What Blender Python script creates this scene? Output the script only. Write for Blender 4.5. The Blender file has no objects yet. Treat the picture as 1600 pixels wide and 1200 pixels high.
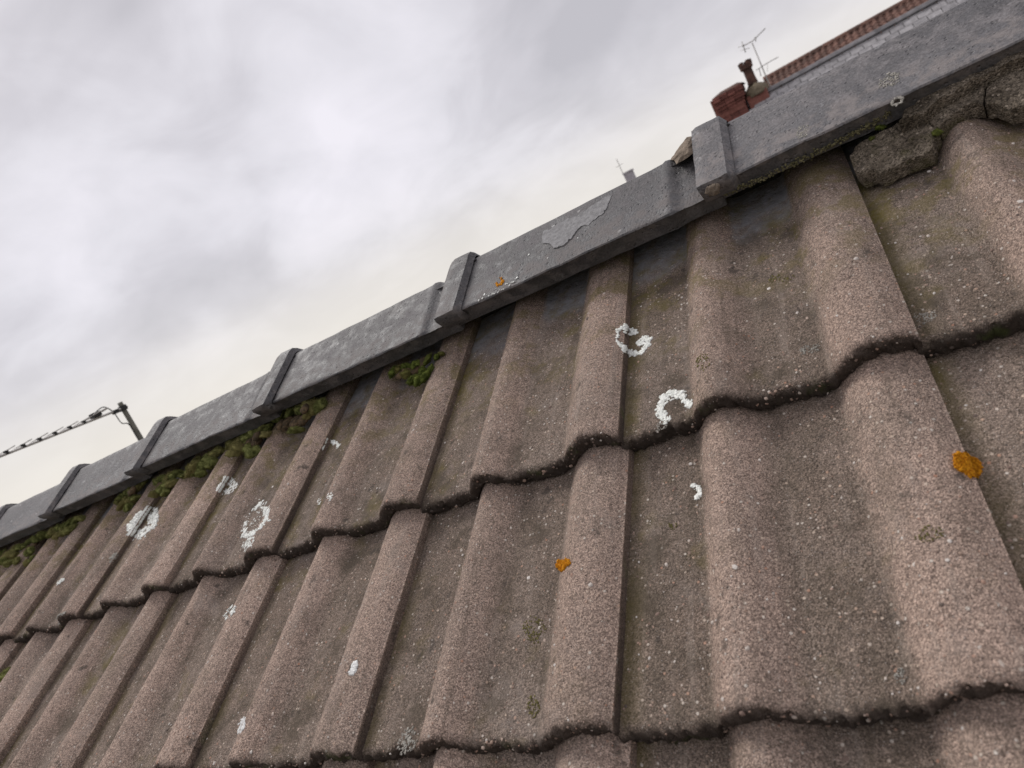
import bpy, bmesh, math, random
import numpy as np
from mathutils import Vector, Matrix, noise

random.seed(7); rng = np.random.default_rng(7)
R_ = math.radians
scn = bpy.context.scene
C = scn.collection

# ------------------------------------------------------------------ roof frame
# X along the ridge, S down the slope, N out of the roof; origin on a tile nose under the ridge
PITCH = R_(30); CP, SP = math.cos(PITCH), math.sin(PITCH)
def tw(X, S, N):
    return Vector((X, -CP*S - SP*N, -SP*S + CP*N))
def tw_np(a):
    a = np.asarray(a, float)
    return np.stack([a[..., 0], -CP*a[..., 1]-SP*a[..., 2], -SP*a[..., 1]+CP*a[..., 2]], -1)

# ------------------------------------------------------------------ camera
FPX = 1077.85
ROT = np.array([[0.80564116, -0.1186015, -0.5804102],       # camera right, down, forward in (X,S,N)
                [-0.32731592, 0.72750625, -0.60299166],
                [-0.49376777, -0.67577241, -0.54728882]])
CAM = np.array([-0.00195456, 0.48197234, 0.55037242])
cam_d = bpy.data.cameras.new('camera'); cam = bpy.data.objects.new('camera', cam_d); C.objects.link(cam)
cam_d.sensor_width = 36; cam_d.lens = 36*FPX/1600
cam_d.clip_start = 0.02; cam_d.clip_end = 3000
ax = [tw(*ROT[0]), -tw(*ROT[1]), -tw(*ROT[2])]
m = Matrix([[ax[j][i] for j in range(3)] for i in range(3)]).to_4x4()
m.translation = tw(*CAM); cam.matrix_world = m
cam_d.dof.use_dof = True; cam_d.dof.focus_distance = 0.92; cam_d.dof.aperture_fstop = 8.5
scn.camera = cam

# ------------------------------------------------------------------ sky and sun
SUN_EL, SUN_AZ = R_(48), R_(-62)          # azimuth from +Y towards +X
world = bpy.data.worlds.new('World'); scn.world = world; world.use_nodes = True
wt = world.node_tree; wt.nodes.clear()
def wn(t, **k):
    n = wt.nodes.new(t)
    for a, b in k.items(): setattr(n, a, b)
    return n
out = wn('ShaderNodeOutputWorld'); bg = wn('ShaderNodeBackground'); bg.inputs[1].default_value = 0.1
sky = wn('ShaderNodeTexSky', sky_type='NISHITA', sun_disc=False, sun_elevation=SUN_EL, sun_rotation=SUN_AZ)
tc = wn('ShaderNodeTexCoord'); sep = wn('ShaderNodeSeparateXYZ')
wt.links.new(tc.outputs['Generated'], sep.inputs[0])
def wm(op, a, b=None, clamp=False):
    n = wn('ShaderNodeMath', operation=op, use_clamp=clamp)
    for i, v in enumerate((a, b)):
        if v is None: continue
        if isinstance(v, (int, float)): n.inputs[i].default_value = v
        else: wt.links.new(v, n.inputs[i])
    return n.outputs[0]
zc = wm('MAXIMUM', sep.outputs[2], 0.0)
den = wm('ADD', zc, 0.38)
comb = wn('ShaderNodeCombineXYZ')
wt.links.new(wm('DIVIDE', sep.outputs[0], den), comb.inputs[0])
wt.links.new(wm('DIVIDE', sep.outputs[1], den), comb.inputs[1])
def wnoise(scale, detail, rough, dist, off):
    mp = wn('ShaderNodeMapping'); mp.inputs['Location'].default_value = off
    mp.inputs['Rotation'].default_value = (0, 0, R_(20)); mp.inputs['Scale'].default_value = (1.0, 1.0, 1)
    wt.links.new(comb.outputs[0], mp.inputs[0])
    n = wn('ShaderNodeTexNoise'); n.inputs['Scale'].default_value = scale; n.inputs['Detail'].default_value = detail
    n.inputs['Roughness'].default_value = rough; n.inputs['Distortion'].default_value = dist
    wt.links.new(mp.outputs[0], n.inputs['Vector']); return n.outputs[0]
n1 = wnoise(1.5, 4, 0.5, 0.55, (2.3, 1.1, 0)); n2 = wnoise(4.0, 6, 0.56, 0.6, (5.1, -2.0, 3))
mixn = wm('ADD', wm('MULTIPLY', n1, 0.72), wm('MULTIPLY', n2, 0.28))
def wramp(f, stops):
    r = wn('ShaderNodeValToRGB'); e = r.color_ramp.elements
    for i, (p, c) in enumerate(stops):
        el = e[i] if i < 2 else e.new(p)
        el.position = p; el.color = (*c, 1)
    wt.links.new(f, r.inputs[0]); return r.outputs[0]
cloud = wramp(mixn, [(0.34, (5.2, 5.05, 5.4)), (0.66, (8.5, 8.2, 8.75)), (0.46, (6.25, 6.05, 6.45)), (0.54, (7.3, 7.1, 7.55))])
hor = wramp(zc, [(0.0, (8.1, 7.7, 7.0)), (0.30, (7.2, 7.2, 7.5)), (0.10, (8.2, 7.75, 7.2))])
hfac = wramp(zc, [(0.02, (0.85,)*3), (0.22, (0.0,)*3), (0.085, (0.62,)*3), (0.14, (0.18,)*3)])
def wmix(f, a, b):
    n = wn('ShaderNodeMix', data_type='RGBA')
    if isinstance(f, float): n.inputs[0].default_value = f
    else: wt.links.new(f, n.inputs[0])
    wt.links.new(a, n.inputs[6]); wt.links.new(b, n.inputs[7]); return n.outputs[2]
over = wmix(hfac, cloud, hor)
wt.links.new(wmix(0.95, sky.outputs[0], over), bg.inputs[0])
wt.links.new(bg.outputs[0], out.inputs[0])
sun_d = bpy.data.lights.new('sun', 'SUN'); sun_d.energy = 2.1; sun_d.angle = R_(24); sun_d.color = (1, 0.965, 0.92)
sun = bpy.data.objects.new('sun', sun_d); C.objects.link(sun)
sd = Vector((math.sin(SUN_AZ)*math.cos(SUN_EL), math.cos(SUN_AZ)*math.cos(SUN_EL), math.sin(SUN_EL)))
sun.rotation_euler = sd.to_track_quat('Z', 'Y').to_euler(); sun.location = (0, 0, 30)
vs = scn.view_settings; vs.view_transform = 'Standard'; vs.look = 'None'; vs.exposure = 0.10; vs.gamma = 1; vs.use_curve_mapping = False

# ------------------------------------------------------------------ pixel rays -> points on real surfaces
def ray(x, y):
    return ROT.T @ np.array([(x-800)/FPX, (y-600)/FPX, 1.0])
def on_n(x, y, N):
    v = ray(x, y); k = (N-CAM[2])/v[2]; return CAM+k*v
def wray(x, y): return tw(*ray(x, y))
CW = tw(*CAM)
def on_y(x, y, D):
    v = wray(x, y); return CW + v*(D/v.y)
def depth(p): return float(ROT[2] @ (np.asarray(p)-CAM))

# ------------------------------------------------------------------ node helpers
def new_mat(name, rough=0.9, spec=0.3):
    mt = bpy.data.materials.new(name); mt.use_nodes = True
    b = mt.node_tree.nodes['Principled BSDF']
    b.inputs['Roughness'].default_value = rough; b.inputs['Specular IOR Level'].default_value = spec
    return mt, NB(mt.node_tree, b)
class NB:
    def __init__(s, t, b): s.t, s.b = t, b; s._pos = None
    def n(s, ty, **k):
        n = s.t.nodes.new(ty)
        for a, b in k.items(): setattr(n, a, b)
        return n
    def set(s, sock, v):
        if isinstance(v, bpy.types.NodeSocket): s.t.links.new(v, sock)
        elif isinstance(v, tuple) and len(v) == 3 and sock.type == 'RGBA': sock.default_value = (*v, 1)
        else: sock.default_value = v
    def pos(s):
        if s._pos is None: s._pos = s.n('ShaderNodeNewGeometry').outputs['Position']
        return s._pos
    def noise(s, sc, det=3, rough=0.55, vec=None, dist=0.0, out=0):
        n = s.n('ShaderNodeTexNoise'); n.inputs['Scale'].default_value = sc; n.inputs['Detail'].default_value = det
        n.inputs['Roughness'].default_value = rough; n.inputs['Distortion'].default_value = dist
        s.set(n.inputs['Vector'], vec or s.pos()); return n.outputs[out]
    def voro(s, sc, vec=None, rnd=1.0):
        n = s.n('ShaderNodeTexVoronoi'); n.inputs['Scale'].default_value = sc; n.inputs['Randomness'].default_value = rnd
        s.set(n.inputs['Vector'], vec or s.pos())
        sp = s.n('ShaderNodeSeparateColor'); s.t.links.new(n.outputs['Color'], sp.inputs[0])
        return n.outputs['Distance'], sp.outputs[0], sp.outputs[1]
    def math(s, op, a, b=0.0, c=None, clamp=False):
        n = s.n('ShaderNodeMath', operation=op, use_clamp=clamp)
        s.set(n.inputs[0], a); s.set(n.inputs[1], b)
        if c is not None: s.set(n.inputs[2], c)
        return n.outputs[0]
    def mul(s, a, b): return s.math('MULTIPLY', a, b)
    def step(s, v, a, b, lo=0.0, hi=1.0):
        n = s.n('ShaderNodeMapRange', interpolation_type='SMOOTHSTEP')
        s.set(n.inputs[0], v); n.inputs[1].default_value = a; n.inputs[2].default_value = b
        n.inputs[3].default_value = lo; n.inputs[4].default_value = hi; return n.outputs[0]
    def mix(s, f, a, b, mode='MIX'):
        n = s.n('ShaderNodeMix', data_type='RGBA', blend_type=mode)
        s.set(n.inputs[0], f); s.set(n.inputs[6], a); s.set(n.inputs[7], b); return n.outputs[2]
    def ramp(s, f, stops, interp='LINEAR'):
        r = s.n('ShaderNodeValToRGB'); r.color_ramp.interpolation = interp; e = r.color_ramp.elements
        for i, (p, c) in enumerate(stops):
            el = e[i] if i < 2 else e.new(p); el.position = p; el.color = (*c, 1)
        s.set(r.inputs[0], f); return r.outputs[0]
    def attr(s, nm): return s.n('ShaderNodeAttribute', attribute_name=nm).outputs['Fac']
    def base(s, c): s.set(s.b.inputs['Base Color'], c)
    def bump(s, h, dist, strength=1.0, prev=None):
        n = s.n('ShaderNodeBump'); n.inputs['Strength'].default_value = strength; n.inputs['Distance'].default_value = dist
        s.set(n.inputs['Height'], h)
        if prev is not None: s.t.links.new(prev, n.inputs['Normal'])
        return n.outputs[0]
    def normal(s, v): s.t.links.new(v, s.b.inputs['Normal'])
    def slope_s(s):
        d = s.n('ShaderNodeVectorMath', operation='DOT_PRODUCT'); s.t.links.new(s.pos(), d.inputs[0])
        d.inputs[1].default_value = (0, -CP, -SP); return d.outputs['Value']

# ------------------------------------------------------------------ materials
def mat_tile():
    mt, b = new_mat('sanded_concrete', 0.95, 0.15)
    tr, no = b.attr('trough'), b.attr('nose')
    d1, r1, r1b = b.voro(880); d2, r2, r2b = b.voro(250); d3, r3, r3b = b.voro(1300)
    low = b.noise(7, 4); mid = b.noise(38, 4, 0.6); fine = b.noise(240, 3, 0.6)
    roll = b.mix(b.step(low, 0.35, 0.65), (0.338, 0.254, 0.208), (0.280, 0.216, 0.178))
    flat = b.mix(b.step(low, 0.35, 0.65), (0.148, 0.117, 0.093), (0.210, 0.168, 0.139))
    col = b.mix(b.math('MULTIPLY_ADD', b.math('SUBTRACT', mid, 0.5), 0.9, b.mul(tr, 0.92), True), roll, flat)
    g = b.math('ADD', b.math('ADD', b.mul(r1, 0.62), b.mul(r3, 0.62)), b.mul(fine, 0.3))
    col = b.mix(1.0, col, b.ramp(b.mul(g, 0.65), [(0.16, (0.34, 0.33, 0.325)), (0.86, (2.1, 2.06, 2.03)), (0.5, (0.93, 0.92, 0.915))]), 'MULTIPLY')
    # paler quartz and pink grains in the sand face
    pale = b.mul(b.step(r2, 0.90, 0.92), b.step(d2, 0.40, 0.30))
    pink = b.ramp(r2b, [(0.0, (0.70, 0.64, 0.57)), (1.0, (0.47, 0.25, 0.17)), (0.7, (0.60, 0.47, 0.37))])
    col = b.mix(b.mul(pale, 0.85), col, pink)
    pale2 = b.mul(b.step(r1b, 0.93, 0.96), b.step(d1, 0.42, 0.30))
    col = b.mix(b.mul(pale2, 0.7), col, (0.58, 0.52, 0.47))
    tone_ = b.math('MULTIPLY_ADD', b.n('ShaderNodeObjectInfo').outputs['Random'], 0.32, 0.86)
    cc = b.n('ShaderNodeCombineColor'); [b.set(cc.inputs[i_], tone_) for i_ in range(3)]
    col = b.mix(1.0, col, cc.outputs[0], 'MULTIPLY')
    # run-off streaks down the slope
    sx = b.n('ShaderNodeSeparateXYZ'); b.set(sx.inputs[0], b.pos()); cv = b.n('ShaderNodeCombineXYZ')
    b.set(cv.inputs[0], sx.outputs[0]); b.set(cv.inputs[1], b.mul(b.slope_s(), 0.07))
    st = b.noise(70, 4, 0.6, vec=cv.outputs[0])
    col = b.mix(b.mul(b.step(st, 0.54, 0.70), 0.34), col, (0.105, 0.084, 0.064))
    col = b.mix(b.mul(b.step(st, 0.46, 0.32), 0.24), col, (0.36, 0.30, 0.255))
    # blotches: dark algae spots, olive moss film
    blot = b.step(b.noise(16, 5, 0.7), 0.49, 0.64)
    col = b.mix(b.mul(blot, b.math('MULTIPLY_ADD', tr, 0.42, 0.24)), col, (0.085, 0.068, 0.050))
    sp = b.step(b.noise(42, 3, 0.6), 0.62, 0.74)
    col = b.mix(b.mul(sp, 0.70), col, (0.062, 0.052, 0.045))
    wash = b.step(b.noise(11, 4, 0.65, dist=0.5), 0.56, 0.74)
    col = b.mix(b.mul(wash, 0.30), col, (0.33, 0.28, 0.25))
    ol = b.mul(b.step(b.noise(13, 4, 0.65), 0.55, 0.70), b.math('MULTIPLY_ADD', tr, 0.75, 0.18))
    S = b.slope_s()
    near = b.step(S, -0.06, -0.27)
    ol = b.math('ADD', b.mul(ol, 0.55), b.mul(b.mul(near, b.step(b.noise(24, 5, 0.68), 0.48, 0.62)), 0.62), None, True)
    seam = b.mul(b.attr('seam'), b.step(b.noise(9, 3), 0.36, 0.56))
    ol = b.math('ADD', ol, b.mul(seam, 0.55), None, True)
    col = b.mix(b.mul(ol, b.math('MULTIPLY_ADD', fine, 0.9, 0.35, True)), col, (0.150, 0.122, 0.032))
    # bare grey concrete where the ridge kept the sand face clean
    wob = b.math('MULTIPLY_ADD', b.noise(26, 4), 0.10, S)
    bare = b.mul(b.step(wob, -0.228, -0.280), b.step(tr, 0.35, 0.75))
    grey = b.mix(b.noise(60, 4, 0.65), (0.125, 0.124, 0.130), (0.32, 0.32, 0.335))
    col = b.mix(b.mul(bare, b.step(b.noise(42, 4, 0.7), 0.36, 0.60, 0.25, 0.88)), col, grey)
    # broken front edge: algae, painted-in shade and dirt in the coarse matrix
    dirt_shade = b.mix(b.noise(90, 3, 0.6), (0.018, 0.015, 0.013), (0.075, 0.058, 0.048))
    dirt_shade = b.mix(b.step(b.noise(28, 3), 0.58, 0.70), dirt_shade, (0.045, 0.055, 0.018))
    col = b.mix(b.mul(no, 0.93), col, dirt_shade)
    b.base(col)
    h1 = b.math('ADD', b.mul(b.math('SUBTRACT', 0.6, d1), 0.55), b.mul(b.math('SUBTRACT', 0.6, d3), 0.3))
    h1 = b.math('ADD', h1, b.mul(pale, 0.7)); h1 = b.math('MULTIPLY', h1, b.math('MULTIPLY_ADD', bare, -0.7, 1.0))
    n1_ = b.bump(b.math('ADD', mid, b.mul(b.noise(95, 3, 0.6), 0.5)), 0.005, 0.75); b.normal(b.bump(h1, 0.0014, 1.0, n1_))
    return mt
def mat_pebble():
    mt, b = new_mat('aggregate_pebble', 0.8, 0.3)
    c = b.ramp(b.attr('tone'), [(0.0, (0.07, 0.058, 0.05)), (1.0, (0.72, 0.68, 0.63)), (0.3, (0.22, 0.15, 0.12)), (0.55, (0.36, 0.26, 0.20)), (0.72, (0.42, 0.25, 0.18)), (0.88, (0.58, 0.50, 0.43))])
    b.base(b.mix(b.mul(b.noise(500, 2), 0.5), c, (0.16, 0.12, 0.10))); b.normal(b.bump(b.noise(700, 2), 0.0005, 0.6)); return mt
def mat_ridge():
    mt, b = new_mat('grey_ridge_concrete', 0.62, 0.45)
    low = b.noise(5, 4, 0.6); mid = b.noise(45, 5, 0.65); fine = b.noise(300, 3, 0.65)
    col = b.mix(b.step(low, 0.35, 0.65), (0.060, 0.058, 0.060), (0.098, 0.095, 0.097))
    col = b.mix(b.step(mid, 0.46, 0.66), col, (0.138, 0.133, 0.136))
    col = b.mix(b.mul(b.step(b.noise(14, 5, 0.7), 0.55, 0.75), 0.5), col, (0.150, 0.130, 0.120))
    col = b.mix(1.0, col, b.ramp(fine, [(0.25, (0.5,)*3), (0.75, (1.6,)*3)]), 'MULTIPLY')
    d, r, r2 = b.voro(85); spk = b.mul(b.mul(b.step(r, 0.93, 0.95), b.step(d, 0.34, 0.18)), b.step(b.noise(11, 2), 0.50, 0.60))
    col = b.mix(b.mul(spk, 0.8), col, (0.50, 0.50, 0.48))
    d, r, r2 = b.voro(38); rg = b.mul(b.step(r, 0.86, 0.9), b.mul(b.step(d, 0.12, 0.2), b.step(d, 0.38, 0.26)))
    col = b.mix(b.mul(b.mul(rg, b.step(fine, 0.4, 0.6)), 0.55), col, (0.30, 0.30, 0.30))
    ed = b.attr('edge'); col = b.mix(b.mul(b.mul(ed, b.step(mid, 0.42, 0.6)), 0.6), col, (0.19, 0.168, 0.155))
    al = b.mul(b.attr('under'), b.step(b.noise(22, 4), 0.40, 0.60)); col = b.mix(b.mul(al, 0.30), col, (0.052, 0.049, 0.040))
    oc = b.n('ShaderNodeObjectInfo').outputs['Color']; col = b.mix(1.0, col, oc, 'MULTIPLY')
    b.base(col); b.set(b.b.inputs['Roughness'], b.step(mid, 0.3, 0.7, 0.52, 0.82))
    d4, q4, q5 = b.voro(190); pit = b.mul(b.step(q4, 0.84, 0.88), b.step(d4, 0.45, 0.1))
    h = b.math('SUBTRACT', b.math('ADD', b.mul(fine, 0.6), b.mul(mid, 0.7)), pit)
    b.normal(b.bump(h, 0.0026, 0.8)); return mt
def mat_simple(name, c1, c2, sc, rough=0.9, bump=0.002, spec=0.3, c3=None):
    mt, b = new_mat(name, rough, spec)
    n = b.noise(sc, 4, 0.62); col = b.mix(b.step(n, 0.3, 0.7), c1, c2)
    if c3: col = b.mix(b.step(b.noise(sc*0.35, 3), 0.52, 0.68), col, c3)
    f = b.noise(sc*6, 3); col = b.mix(1.0, col, b.ramp(f, [(0.2, (0.65,)*3), (0.8, (1.35,)*3)]), 'MULTIPLY')
    b.base(col); b.normal(b.bump(b.math('ADD', n, b.mul(f, 0.5)), bump, 0.8)); return mt
def mat_part(name, c1, c2, sc, rough=0.85):      # each piece its own tone
    mt, b = new_mat(name, rough, 0.3)
    oi = b.n('ShaderNodeObjectInfo').outputs['Random']
    col = b.mix(oi, c1, c2); n = b.noise(sc, 4, 0.65)
    col = b.mix(1.0, col, b.ramp(n, [(0.25, (0.62,)*3), (0.75, (1.4,)*3)]), 'MULTIPLY')
    b.base(col); b.normal(b.bump(n, 0.004, 0.5)); return mt
def mat_moss(name, c1, c2, c3):
    mt, b = new_mat(name, 0.95, 0.1)
    t = b.attr('tone'); n = b.noise(160, 3)
    col = b.mix(b.math('MULTIPLY_ADD', b.math('SUBTRACT', n, 0.5), 0.8, t, True), c1, c2)
    oi = b.n('ShaderNodeObjectInfo').outputs['Random']
    col = b.mix(b.step(oi, 0.5, 1.0, 0, 0.7), col, c3)
    b.base(col); b.normal(b.bump(b.noise(700, 2), 0.0012, 0.8)); return mt
def mat_mortar():
    mt, b = new_mat('weathered_mortar', 0.95, 0.12)
    d1, r1, r1b = b.voro(520); d2, r2, r2b = b.voro(230); low = b.noise(28, 4, 0.65); fine = b.noise(260, 3)
    col = b.mix(b.step(low, 0.36, 0.64), (0.085, 0.069, 0.051), (0.175, 0.145, 0.112))
    col = b.mix(1.0, col, b.ramp(r1, [(0.05, (0.5,)*3), (0.95, (1.6,)*3)]), 'MULTIPLY')
    col = b.mix(b.mul(b.mul(b.step(r2, 0.86, 0.9), b.step(d2, 0.42, 0.3)), 0.7), col, (0.42, 0.35, 0.28))
    col = b.mix(b.mul(b.step(b.noise(19, 4, 0.6), 0.55, 0.68), 0.55), col, (0.085, 0.078, 0.030))
    b.base(col); h = b.math('ADD', b.math('SUBTRACT', 0.6, d1), b.mul(fine, 0.6))
    b.normal(b.bump(h, 0.0022, 1.0, b.bump(low, 0.005, 0.7))); return mt
M = dict(tile=mat_tile(), pebble=mat_pebble(), ridge=mat_ridge(),
    flake=mat_simple('bare_grey_patch', (0.165, 0.161, 0.162), (0.265, 0.26, 0.26), 140, 0.8, 0.0012),
    mortar=mat_mortar(),
    bedding=mat_simple('shade_dark_bedding', (0.018, 0.016, 0.014), (0.04, 0.036, 0.03), 50, 0.95, 0.003),
    stone=mat_simple('tan_mortar_lump', (0.135, 0.108, 0.082), (0.27, 0.215, 0.165), 90, 0.95, 0.004, 0.2),
    crust=mat_simple('olive_crust', (0.075, 0.070, 0.035), (0.23, 0.205, 0.115), 200, 0.95, 0.002, 0.1),
    white=mat_simple('white_lichen', (0.76, 0.78, 0.72), (0.90, 0.91, 0.87), 260, 0.95, 0.0012, 0.1),
    grey_l=mat_simple('grey_lichen', (0.25, 0.235, 0.205), (0.40, 0.38, 0.34), 260, 0.95, 0.001, 0.1),
    orange=mat_simple('orange_lichen', (0.42, 0.14, 0.006), (0.78, 0.36, 0.02), 420, 0.9, 0.0015, 0.15),
    olive=mat_simple('olive_moss_film', (0.11, 0.10, 0.034), (0.20, 0.175, 0.065), 220, 0.95, 0.001, 0.1),
    splash=mat_simple('bird_dropping', (0.60, 0.60, 0.58), (0.78, 0.78, 0.76), 200, 0.7, 0.0005),
    moss=mat_moss('green_moss', (0.060, 0.070, 0.020), (0.36, 0.37, 0.13), (0.25, 0.21, 0.09)),
    moss_dk=mat_moss('dark_moss', (0.042, 0.056, 0.013), (0.22, 0.26, 0.055), (0.19, 0.16, 0.06)),
    soil=mat_simple('brown_debris', (0.040, 0.030, 0.018), (0.15, 0.10, 0.055), 130, 0.95, 0.003),
    deck=mat_simple('roof_felt', (0.022, 0.02, 0.018), (0.035, 0.03, 0.028), 12),
    slate=mat_part('pale_slate', (0.23, 0.22, 0.225), (0.31, 0.298, 0.302), 9, 0.6),
    slate_b=mat_simple('slate_bed', (0.06, 0.058, 0.06), (0.10, 0.097, 0.10), 3),
    ridge2=mat_part('grey_clay_ridge', (0.13, 0.125, 0.13), (0.18, 0.172, 0.178), 5),
    red=mat_part('red_clay_tile', (0.085, 0.047, 0.036), (0.170, 0.090, 0.068), 6),
    red_b=mat_simple('tile_bed', (0.06, 0.028, 0.02), (0.09, 0.04, 0.03), 3),
    brick=mat_part('red_brick', (0.14, 0.052, 0.042), (0.25, 0.098, 0.080), 8),
    brickwall=mat_simple('brick_wall', (0.17, 0.065, 0.05), (0.24, 0.10, 0.08), 5),
    joint=mat_simple('mortar_joint', (0.12, 0.095, 0.08), (0.18, 0.15, 0.13), 9),
    flaunch=mat_simple('flaunching', (0.13, 0.105, 0.068), (0.22, 0.18, 0.13), 7, 0.95, 0.02),
    pot=mat_simple('sooty_terracotta', (0.055, 0.032, 0.026), (0.13, 0.065, 0.048), 6),
    hazed=mat_simple('hazed_chimney', (0.40, 0.37, 0.40), (0.47, 0.44, 0.46), 3),  # distance haze painted into the colour of the far chimneys
    metal=mat_simple('weathered_alloy', (0.42, 0.405, 0.38), (0.58, 0.56, 0.53), 30, 0.5, 0.0005, 0.5),
    mast=mat_simple('dull_mast_steel', (0.12, 0.118, 0.095), (0.20, 0.195, 0.165), 20, 0.6, 0.0006, 0.4),
    plastic=mat_simple('black_plastic', (0.012, 0.012, 0.012), (0.03, 0.03, 0.03), 20, 0.5, 0.0003, 0.4),
    wall=mat_simple('house_wall', (0.16, 0.085, 0.065), (0.22, 0.12, 0.09), 4),
    ground=mat_simple('ground', (0.05, 0.055, 0.035), (0.10, 0.095, 0.07), 0.4, 0.95, 0.02))

# ------------------------------------------------------------------ object helpers
def tag(o, label=None, cat=None, group=None, kind=None):
    if label: o['label'] = label
    if cat: o['category'] = cat
    if group: o['group'] = group
    if kind: o['kind'] = kind
    return o
def empty(name, loc=(0, 0, 0)):
    o = bpy.data.objects.new(name, None); C.objects.link(o); o.location = loc; o.empty_display_size = 0.1
    return o
def link(name, me, parent=None, loc=(0, 0, 0)):
    o = bpy.data.objects.new(name, me); C.objects.link(o); o.location = loc
    if parent is not None: o.parent = parent
    return o
def make_mesh(name, V, F, mats, attrs=None, fmat=None, smooth=True, fix=True, angle=None):
    me = bpy.data.meshes.new(name)
    me.from_pydata([tuple(map(float, v)) for v in V], [], F)
    for mm in mats: me.materials.append(mm)
    if fmat is not None: me.polygons.foreach_set('material_index', np.asarray(fmat, np.int32))
    for k, v in (attrs or {}).items():
        a = me.attributes.new(k, 'FLOAT', 'POINT'); a.data.foreach_set('value', np.asarray(v, np.float32))
    if fix:
        bm = bmesh.new(); bm.from_mesh(me); bmesh.ops.recalc_face_normals(bm, faces=bm.faces); bm.to_mesh(me); bm.free()
    me.polygons.foreach_set('use_smooth', [smooth]*len(me.polygons))
    if angle: me.set_sharp_from_angle(angle=angle)
    me.update(); return me
def nz(p, sc, seed=0.0):
    return noise.noise(Vector((p[0]*sc+seed, p[1]*sc-seed*0.7, p[2]*sc+seed*1.3)))
def _ico(sub):
    bm = bmesh.new(); bmesh.ops.create_icosphere(bm, subdivisions=sub, radius=1)
    V = np.array([v.co[:] for v in bm.verts]); F = [[v.index for v in f.verts] for f in bm.faces]; bm.free(); return V, F
ICO1, ICO2, ICO3 = _ico(1), _ico(2), _ico(3)
class MB:
    """collects shapes in world coordinates for ONE mesh"""
    def __init__(s): s.V = []; s.F = []; s.n = 0; s.A = []
    def add(s, V, F, tone=None):
        s.V.append(np.asarray(V, float)); s.F += [[i+s.n for i in f] for f in F]; s.n += len(V)
        s.A.append(np.full(len(V), 0.5) if tone is None else np.broadcast_to(np.asarray(tone, float), (len(V),)))
    def box(s, c, d, rz=0.0):
        c = np.asarray(c, float); hx, hy, hz = np.asarray(d, float)/2
        V = np.array([[x, y, z] for x in (-hx, hx) for y in (-hy, hy) for z in (-hz, hz)])
        if rz: V = V @ np.array([[math.cos(rz), math.sin(rz), 0], [-math.sin(rz), math.cos(rz), 0], [0, 0, 1]])
        s.add(V+c, [(0, 1, 3, 2), (4, 6, 7, 5), (0, 4, 5, 1), (2, 3, 7, 6), (0, 2, 6, 4), (1, 5, 7, 3)])
    def tube(s, pts, r, n=8):
        pts = [Vector(p) for p in pts]; V = []; F = []
        for i, p in enumerate(pts):
            d = (pts[min(i+1, len(pts)-1)]-pts[max(i-1, 0)]).normalized()
            u = d.cross(Vector((0, 0, 1)) if abs(d.z) < 0.9 else Vector((1, 0, 0))).normalized(); w = d.cross(u)
            for k in range(n):
                a = 2*math.pi*k/n; V.append(p+(u*math.cos(a)+w*math.sin(a))*r)
        for i in range(len(pts)-1):
            for k in range(n): F.append((i*n+k, i*n+(k+1) % n, (i+1)*n+(k+1) % n, (i+1)*n+k))
        F.append(tuple(range(n))[::-1]); F.append(tuple(range((len(pts)-1)*n, len(pts)*n)))
        s.add([v[:] for v in V], F)
    def lathe(s, c, prof, n=16):
        V = []; F = []
        for r, z in prof:
            for k in range(n): a = 2*math.pi*k/n; V.append((c[0]+r*math.cos(a), c[1]+r*math.sin(a), c[2]+z))
        for i in range(len(prof)-1):
            for k in range(n): F.append((i*n+k, i*n+(k+1) % n, (i+1)*n+(k+1) % n, (i+1)*n+k))
        F.append(tuple(range(n))); F.append(tuple(range((len(prof)-1)*n, len(prof)*n)))
        s.add(V, F)
    def prism(s, poly, axis_vec):          # poly: 3D points of one face, extruded by a vector
        p = np.asarray(poly, float); n = len(p)
        V = np.vstack([p, p+np.asarray(axis_vec)]); F = [tuple(range(n)), tuple(range(n, 2*n))[::-1]]
        F += [(i, (i+1) % n, (i+1) % n+n, i+n) for i in range(n)]; s.add(V, F)
    def build(s, name, mat, parent=None, smooth=False, origin=None, angle=None):
        V = np.vstack(s.V)
        o0 = np.zeros(3) if origin is None else np.asarray(origin, float)
        me = make_mesh(name, V-o0, s.F, [mat], {'tone': np.concatenate(s.A)}, smooth=smooth, angle=angle)
        loc = Vector(o0)
        if parent is not None: loc = loc-parent.location
        return link(name, me, parent, loc)

# ------------------------------------------------------------------ ground, our house
GZ = -6.0
V = [(-400, -300, GZ), (400, -300, GZ), (400, 700, GZ), (-400, 700, GZ)]
tag(link('ground', make_mesh('ground', V, [(0, 1, 2, 3)], [M['ground']], smooth=False)), kind='structure')

TW_, GAUGE, TH = 0.300, 0.3022, 0.0240      # tile cover width, gauge, nose height
RX0, RX1 = -4.8, 1.8
APEX_Y, APEX_Z = tw(0, -0.46, 0.073)[1:]
house = empty('tiled_house', (-1.5, 0.36, GZ))
tag(house, 'house in the foreground with a brown concrete tiled roof under a dark grey ridge', 'house')
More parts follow.
